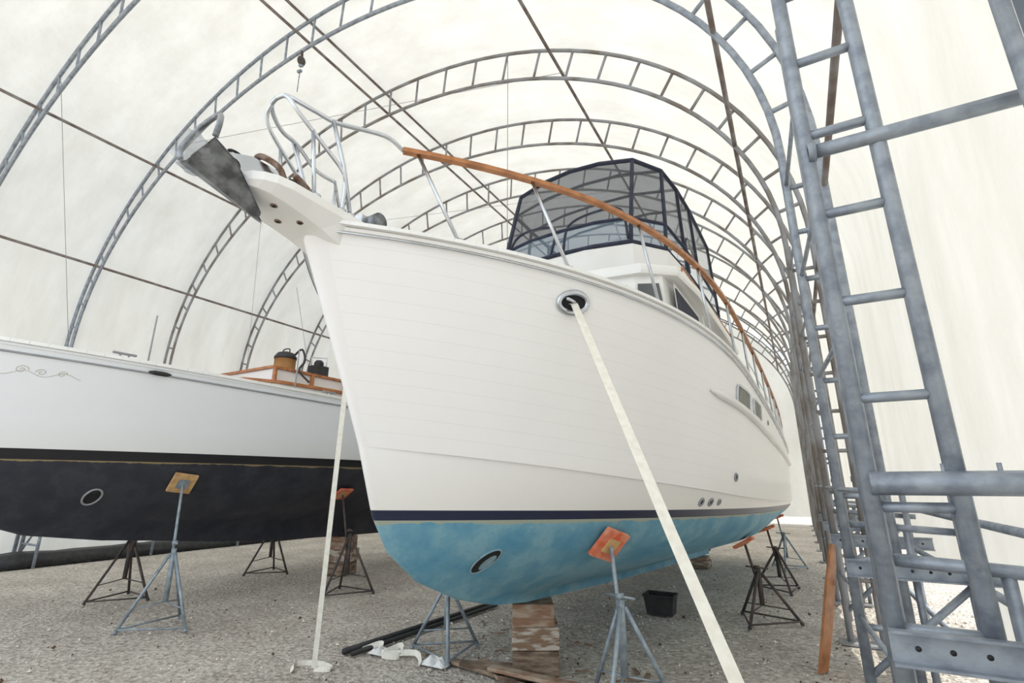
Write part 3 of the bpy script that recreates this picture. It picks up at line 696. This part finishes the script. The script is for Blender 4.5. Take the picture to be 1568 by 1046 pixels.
# ------------------------------------------------------------------ boat stands
def stand(p, nrm, lean, steel, padm, rot=0., rad=.42):
    """tripod jack stand: p = contact point on the hull, nrm = outward hull normal"""
    b = MB(); P = p+nrm*.045; ztop = P.z; x, y = P.x+lean[0], P.y+lean[1]
    hc = min(ztop*.62, .95)
    feet = [V((x+rad*math.cos(rot+2*math.pi*k/3), y+rad*math.sin(rot+2*math.pi*k/3), .02)) for k in range(3)]
    top = V((x, y, hc))
    for f in feet:
        b.tube([f, top+(f-V((x, y, f.z)))*.07], .021, 0, 8); b.sphere(f, .03, 0, 8)
        b.tube([f*.72+V((x, y, 0))*.28+V((0, 0, (hc-.02)*.28)), V((x, y, hc*.35))], .009, 0, 6)
    for k in range(3): b.tube([feet[k]+V((0, 0, .03)), feet[(k+1) % 3]+V((0, 0, .03))], .013, 0, 6)
    b.tube([V((x, y, hc*.35)), V((x, y, hc+.06))], .034, 0, 12)
    Q = P+nrm*.03
    b.tube([V((x, y, hc*.6)), Q], .019, 0, 10)
    nut = V((x, y, hc)).lerp(Q, .12); b.tube([nut, nut+V((0, 0, .05))], .04, 0, 6)
    b.tube([nut+V((-.15, .05, .025)), nut+V((.15, -.05, .025))], .011, 0, 6)
    zz = -nrm; xx = V((0, 1, 0)).cross(zz).normalized(); yy = zz.cross(xx)
    R = Matrix((xx, yy, zz)).transposed()
    b.box(P+nrm*.025, (.15, .15, .012), 2, R)
    b.box(P, (.31, .31, .04), 1, R)
    return b.build('boat_stand', [steel, padm, PLY if padm is ORANGE else steel])
def put(Mx, Hh, X, Y, sg, steel, padm, lean=.06, rot=.3, rad=.42):
    e = .06; z0 = Hh.hz(Y, X)
    fxx = (Hh.hz(Y, X+e)-Hh.hz(Y, X-e))/(2*e); fyy = (Hh.hz(Y+e, X)-Hh.hz(Y-e, X))/(2*e)
    nl = V((sg*fxx, fyy, -1)).normalized()
    if nl.z > -.35: nl = V((nl.x, nl.y, -.45)).normalized()
    nw = (Mx.to_3x3() @ nl).normalized()
    stand(Mx @ V((sg*X, Y, z0)), nw, (sg*lean, 0), steel, padm, rot, rad)
put(MM, H, 1.10, 2.75, 1, STANDG, ORANGE, .08, .5, .45)
put(MM, H, 1.05, 3.2, -1, STANDG, ORANGE, .05, 1.2, .45)
put(MM, H, 1.7, 6.6, 1, STANDB, ORANGE, .15, .2, .48)
put(MM, H, 1.75, 9.2, 1, STANDB, ORANGE, .12, .9, .45)
put(MM, H, 1.7, 12.0, 1, STANDG, ORANGE, .1, .4, .42)
put(MM, H, 1.7, 7.4, -1, STANDB, ORANGE, .12, .9, .45)
put(M2, H2, 1.0, 3.8, 1, STANDG, PLY, .08, .1, .5)
put(M2, H2, 1.0, 4.4, -1, STANDB, PLY, .3, .4, .5)
put(M2, H2, 1.3, 6.6, 1, STANDB, ORANGE, .3, .5, .5)
put(M2, H2, 1.25, 7.3, -1, STANDB, ORANGE, .2, .2, .5)
put(M2, H2, 1.2, 9.6, 1, STANDB, ORANGE, .1, .8, .45)

# ------------------------------------------------------------------ keel blocking
def blocks(cx, cy, top, rot, n, name='keel_block_stack', S=.48):
    b = MB(); h = top/n
    for k in range(n):
        R = Matrix.Rotation(rot+random.uniform(-.07, .07), 3, 'Z'); w = S*(1, 1.04, .92)[k % 3]
        o = V((random.uniform(-.02, .02), random.uniform(-.02, .02), 0))
        for s_ in (-S/4, S/4): b.box(V((cx, cy, h*(k+.5)))+o+R @ V((0, s_, 0)), (w, S/2-.008, h*.985), (0, 2, 1)[k % 3], R)
    return b.build(name, [WOODO, REDW, PAINTW], None, .012)
def keelz(Y): return (MM @ V((0, Y, H.ev(H.bot[0], Y)[1]))).z
for Yl, ro in ((3.3, .45), (11.2, 0)):
    p = MM @ V((0, Yl, 0)); blocks(p.x, p.y, keelz(Yl)-.01, ro, 3)
for Yl in (8.0, 10.4): blocks(-9.0, .55+Yl, 2.22+H2.ev(H2.bot[0], Yl)[1]-.01, .2, 3)

# ------------------------------------------------------------------ straps
def strap(name, P, w, wdir=None):
    b = MB(); P = [V(p) for p in P]; vs = []
    for i, p in enumerate(P):
        t = (P[min(i+1, len(P)-1)]-P[max(i-1, 0)]).normalized()
        d = V(wdir) if wdir else t.cross(V((.1, 1, 0))); d = (d-t*d.dot(t)).normalized(); nn = t.cross(d)*.002
        vs += [p-d*w/2-nn, p+d*w/2-nn, p+d*w/2+nn, p-d*w/2+nn]
    fs = []
    for i in range(len(P)-1):
        for k in range(4): l = (k+1) % 4; fs.append((4*i+k, 4*i+l, 4*i+4+l, 4*i+4+k))
    b.add(vs, fs, 0); return b.build(name, [STRAP])
hp = MM @ V((H.hx(HY, HZ)+.02, HY, HZ-.01))
strap('tie_down_strap', [hp+V((-.03, 0, .01)), hp, hp.lerp(V((.3, 1.63, .01)), .5)+V((0, 0, -.03)), (.3, 1.63, .01)], .06, (1, .55, 0))
hs = MM @ V((-H.hx(HY, HZ)-.02, HY, HZ-.01))
strap('tie_down_strap', [hs, hs.lerp(V((-4.75, 4.25, .02)), .5), (-4.75, 4.25, .02)], .055, (1, .5, 0))
strap('loose_strap', spline([(-4.75, 4.25, .012), (-4.6, 4.35, .012), (-4.85, 4.4, .012), (-5.05, 4.25, .014), (-4.9, 4.1, .012)], 6), .05, (.3, .5, .8))
strap('loose_strap', spline([(-4.75, 4.95, .02), (-4.6, 5.1, .07), (-4.45, 4.95, .03), (-4.3, 5.1, .09), (-4.2, 4.95, .03), (-4.35, 4.85, .05), (-4.05, 5.05, .06), (-3.85, 4.9, .02)], 6), .06, (.2, .5, 1))

# ------------------------------------------------------------------ ground clutter
def rag(x, y, r, name='rag'):
    b = MB(); n = 18; vs = []; fs = []
    for i in range(n+1):
        for j in range(n+1):
            u = i/n*2-1; v = j/n*2-1; d = max(abs(u), abs(v))
            z = .012+max(0, (1-d*d))*r*.55*(.6+.9*noise.noise(V((u*2.4+x, v*2.4, y))))
            vs.append((x+u*r*(1+.25*noise.noise(V((u, v, x)))), y+v*r*.7, max(.008, z)))
    for i in range(n):
        for j in range(n): a = i*(n+1)+j; fs.append((a, a+n+1, a+n+2, a+1))
    b.add(vs, fs, 0, True); b.build(name, [RAG])
rag(-3.72, 5.02, .16); rag(-4.5, 5.0, .14)
pk = MB()
for x0, y0, x1, y1, z, m_ in ((-3.6, 5.12, -2.5, 4.95, .03, 0), (-3.3, 5.3, -2.85, 4.95, .03, 1), (-3.4, 5.0, -2.8, 5.22, .065, 0), (-2.8, 4.85, -2.0, 5.02, .03, 0), (-2.4, 5.05, -1.75, 4.85, .065, 1), (-2.0, 5.2, -1.75, 5.0, .03, 0), (-3.0, 4.95, -2.0, 4.92, .10, 1)):
    pk.beam((x0, y0, z), (x1, y1, z), .11, .035, m_)
random.seed(21)
for k in range(26):
    x = random.uniform(-4.2, -1.6); y = random.uniform(4.8, 6.6); a = random.uniform(0, 3.14); L = random.uniform(.05, .2)
    pk.beam((x, y, .015), (x+L*math.cos(a), y+L*math.sin(a), .018), random.uniform(.015, .05), .012, random.choice((0, 0, 1)))
pk.build('scrap_planks', [WOODO, REDW], None, .003)
bp_ = MB(); bp_.tube([(-4.85, 4.75, .035), (-4.6, 7.8, .035)], .035, 0, 10); bp_.tube([(-4.72, 4.75, .03), (-4.5, 7.6, .03)], .028, 0, 10); bp_.build('black_pipe', [BLACK])
cr = MB()
p = MM @ V((.5, 6.3, 0)); 
cr.rings([[(p.x+sx*.22*k, p.y+sy*.16*k, z) for sx, sy in ((-1, -1), (1, -1), (1, 1), (-1, 1))] for k, z in ((.85, .01), (1, .26), (1.06, .26), (1.06, .29), (.95, .29), (.8, .05))], 0, True, False, True, True)
cr.build('plastic_crate', [BLACK], None, .01)
bd = MB()
out = [(0, 0), (.16, 0), (.19, .5), (.16, 1.05), (.10, 1.28), (.03, 1.3), (.0, .9)]
e1 = V((.5, .85, 0)).normalized(); e2 = V((.22, .05, 1)).normalized(); o = V((-.1, 6.7, .005))
bd.prism([o+e1*a+e2*c for a, c in out], V((.85, -.5, 0))*.03, 0)
bd.build('wooden_plank', [TEAK], None, .006)

# ------------------------------------------------------------------ rigging / hoist
hz_ = MB(); hx_, hy_, hzz = XC-.3, 5.6, ZS+BI-.03
hz_.tube([(hx_, hy_, hzz), (hx_+.02, hy_, hzz-.2)], .03, 0); hz_.sphere((hx_+.02, hy_, hzz-.27), .10, 0, 12, (.7, 1, 1.2))
for k in range(4): hz_.sphere((hx_+.02+.03*math.sin(k*2), hy_+.03*math.cos(k*3), hzz-.37-.07*k), .04, 1, 8)
hz_.tube([(hx_+.02, hy_, hzz-.6), (hx_+.02, hy_, hzz-1.1)], .012, 1, 6)
hz_.build('chain_hoist', [STANDB, STANDG])
for (x, y, z0, z1, x2) in ((-4.6, 8.1, 5.0, 11.3, -4.6), (-14.5, 10.6, 3.0, 8.5, -12.5), (-2.5, 15.6, 3.8, 10.0, -2.5)):
    c = MB(); c.tube([(x, y, z1), (x2, y, z0)], .008, 0, 5); c.build('hanging_cable', [GREY])
c = MB()
for k in (3, 5, 7, 9):
    c.tube([(XC-AI+.1, YS[k], 5.0), (XC-5, YS[k-1], 10.5)], .006, 0, 5); c.tube([(XC-5, YS[k], 10.5), (XC+5, YS[k+1], 10.3)], .006, 0, 5)
c.build('bracing_cables', [GREY])

# ------------------------------------------------------------------ light
w = bpy.data.worlds.new('World'); sc.world = w; w.use_nodes = True
nt = w.node_tree; bg = nt.nodes['Background']; bg.inputs[0].default_value = (.85,.92, 1.0, 1); bg.inputs[1].default_value = 1.9
sd = bpy.data.lights.new('sun', 'SUN'); sd.energy = 4.7; sd.angle = .01; sd.color = (1, .95, .86)
so = bpy.data.objects.new('sun', sd); sc.collection.objects.link(so)
so.rotation_euler = V((-.72, .10, -.69)).to_track_quat('-Z', 'Y').to_euler()
# ------------------------------------------------------------------ camera
cam = bpy.data.cameras.new('camera'); co = bpy.data.objects.new('camera', cam); sc.collection.objects.link(co)
cam.sensor_width = 36; cam.lens = 780/1600*36; cam.clip_start = .05; cam.clip_end = 300
co.location = (0, 0, 1.9); co.rotation_euler = (math.radians(90+15.86), 0, math.radians(29))
sc.camera = co
sc.view_settings.view_transform = 'Standard'; sc.view_settings.look = 'None'; sc.view_settings.exposure = 0
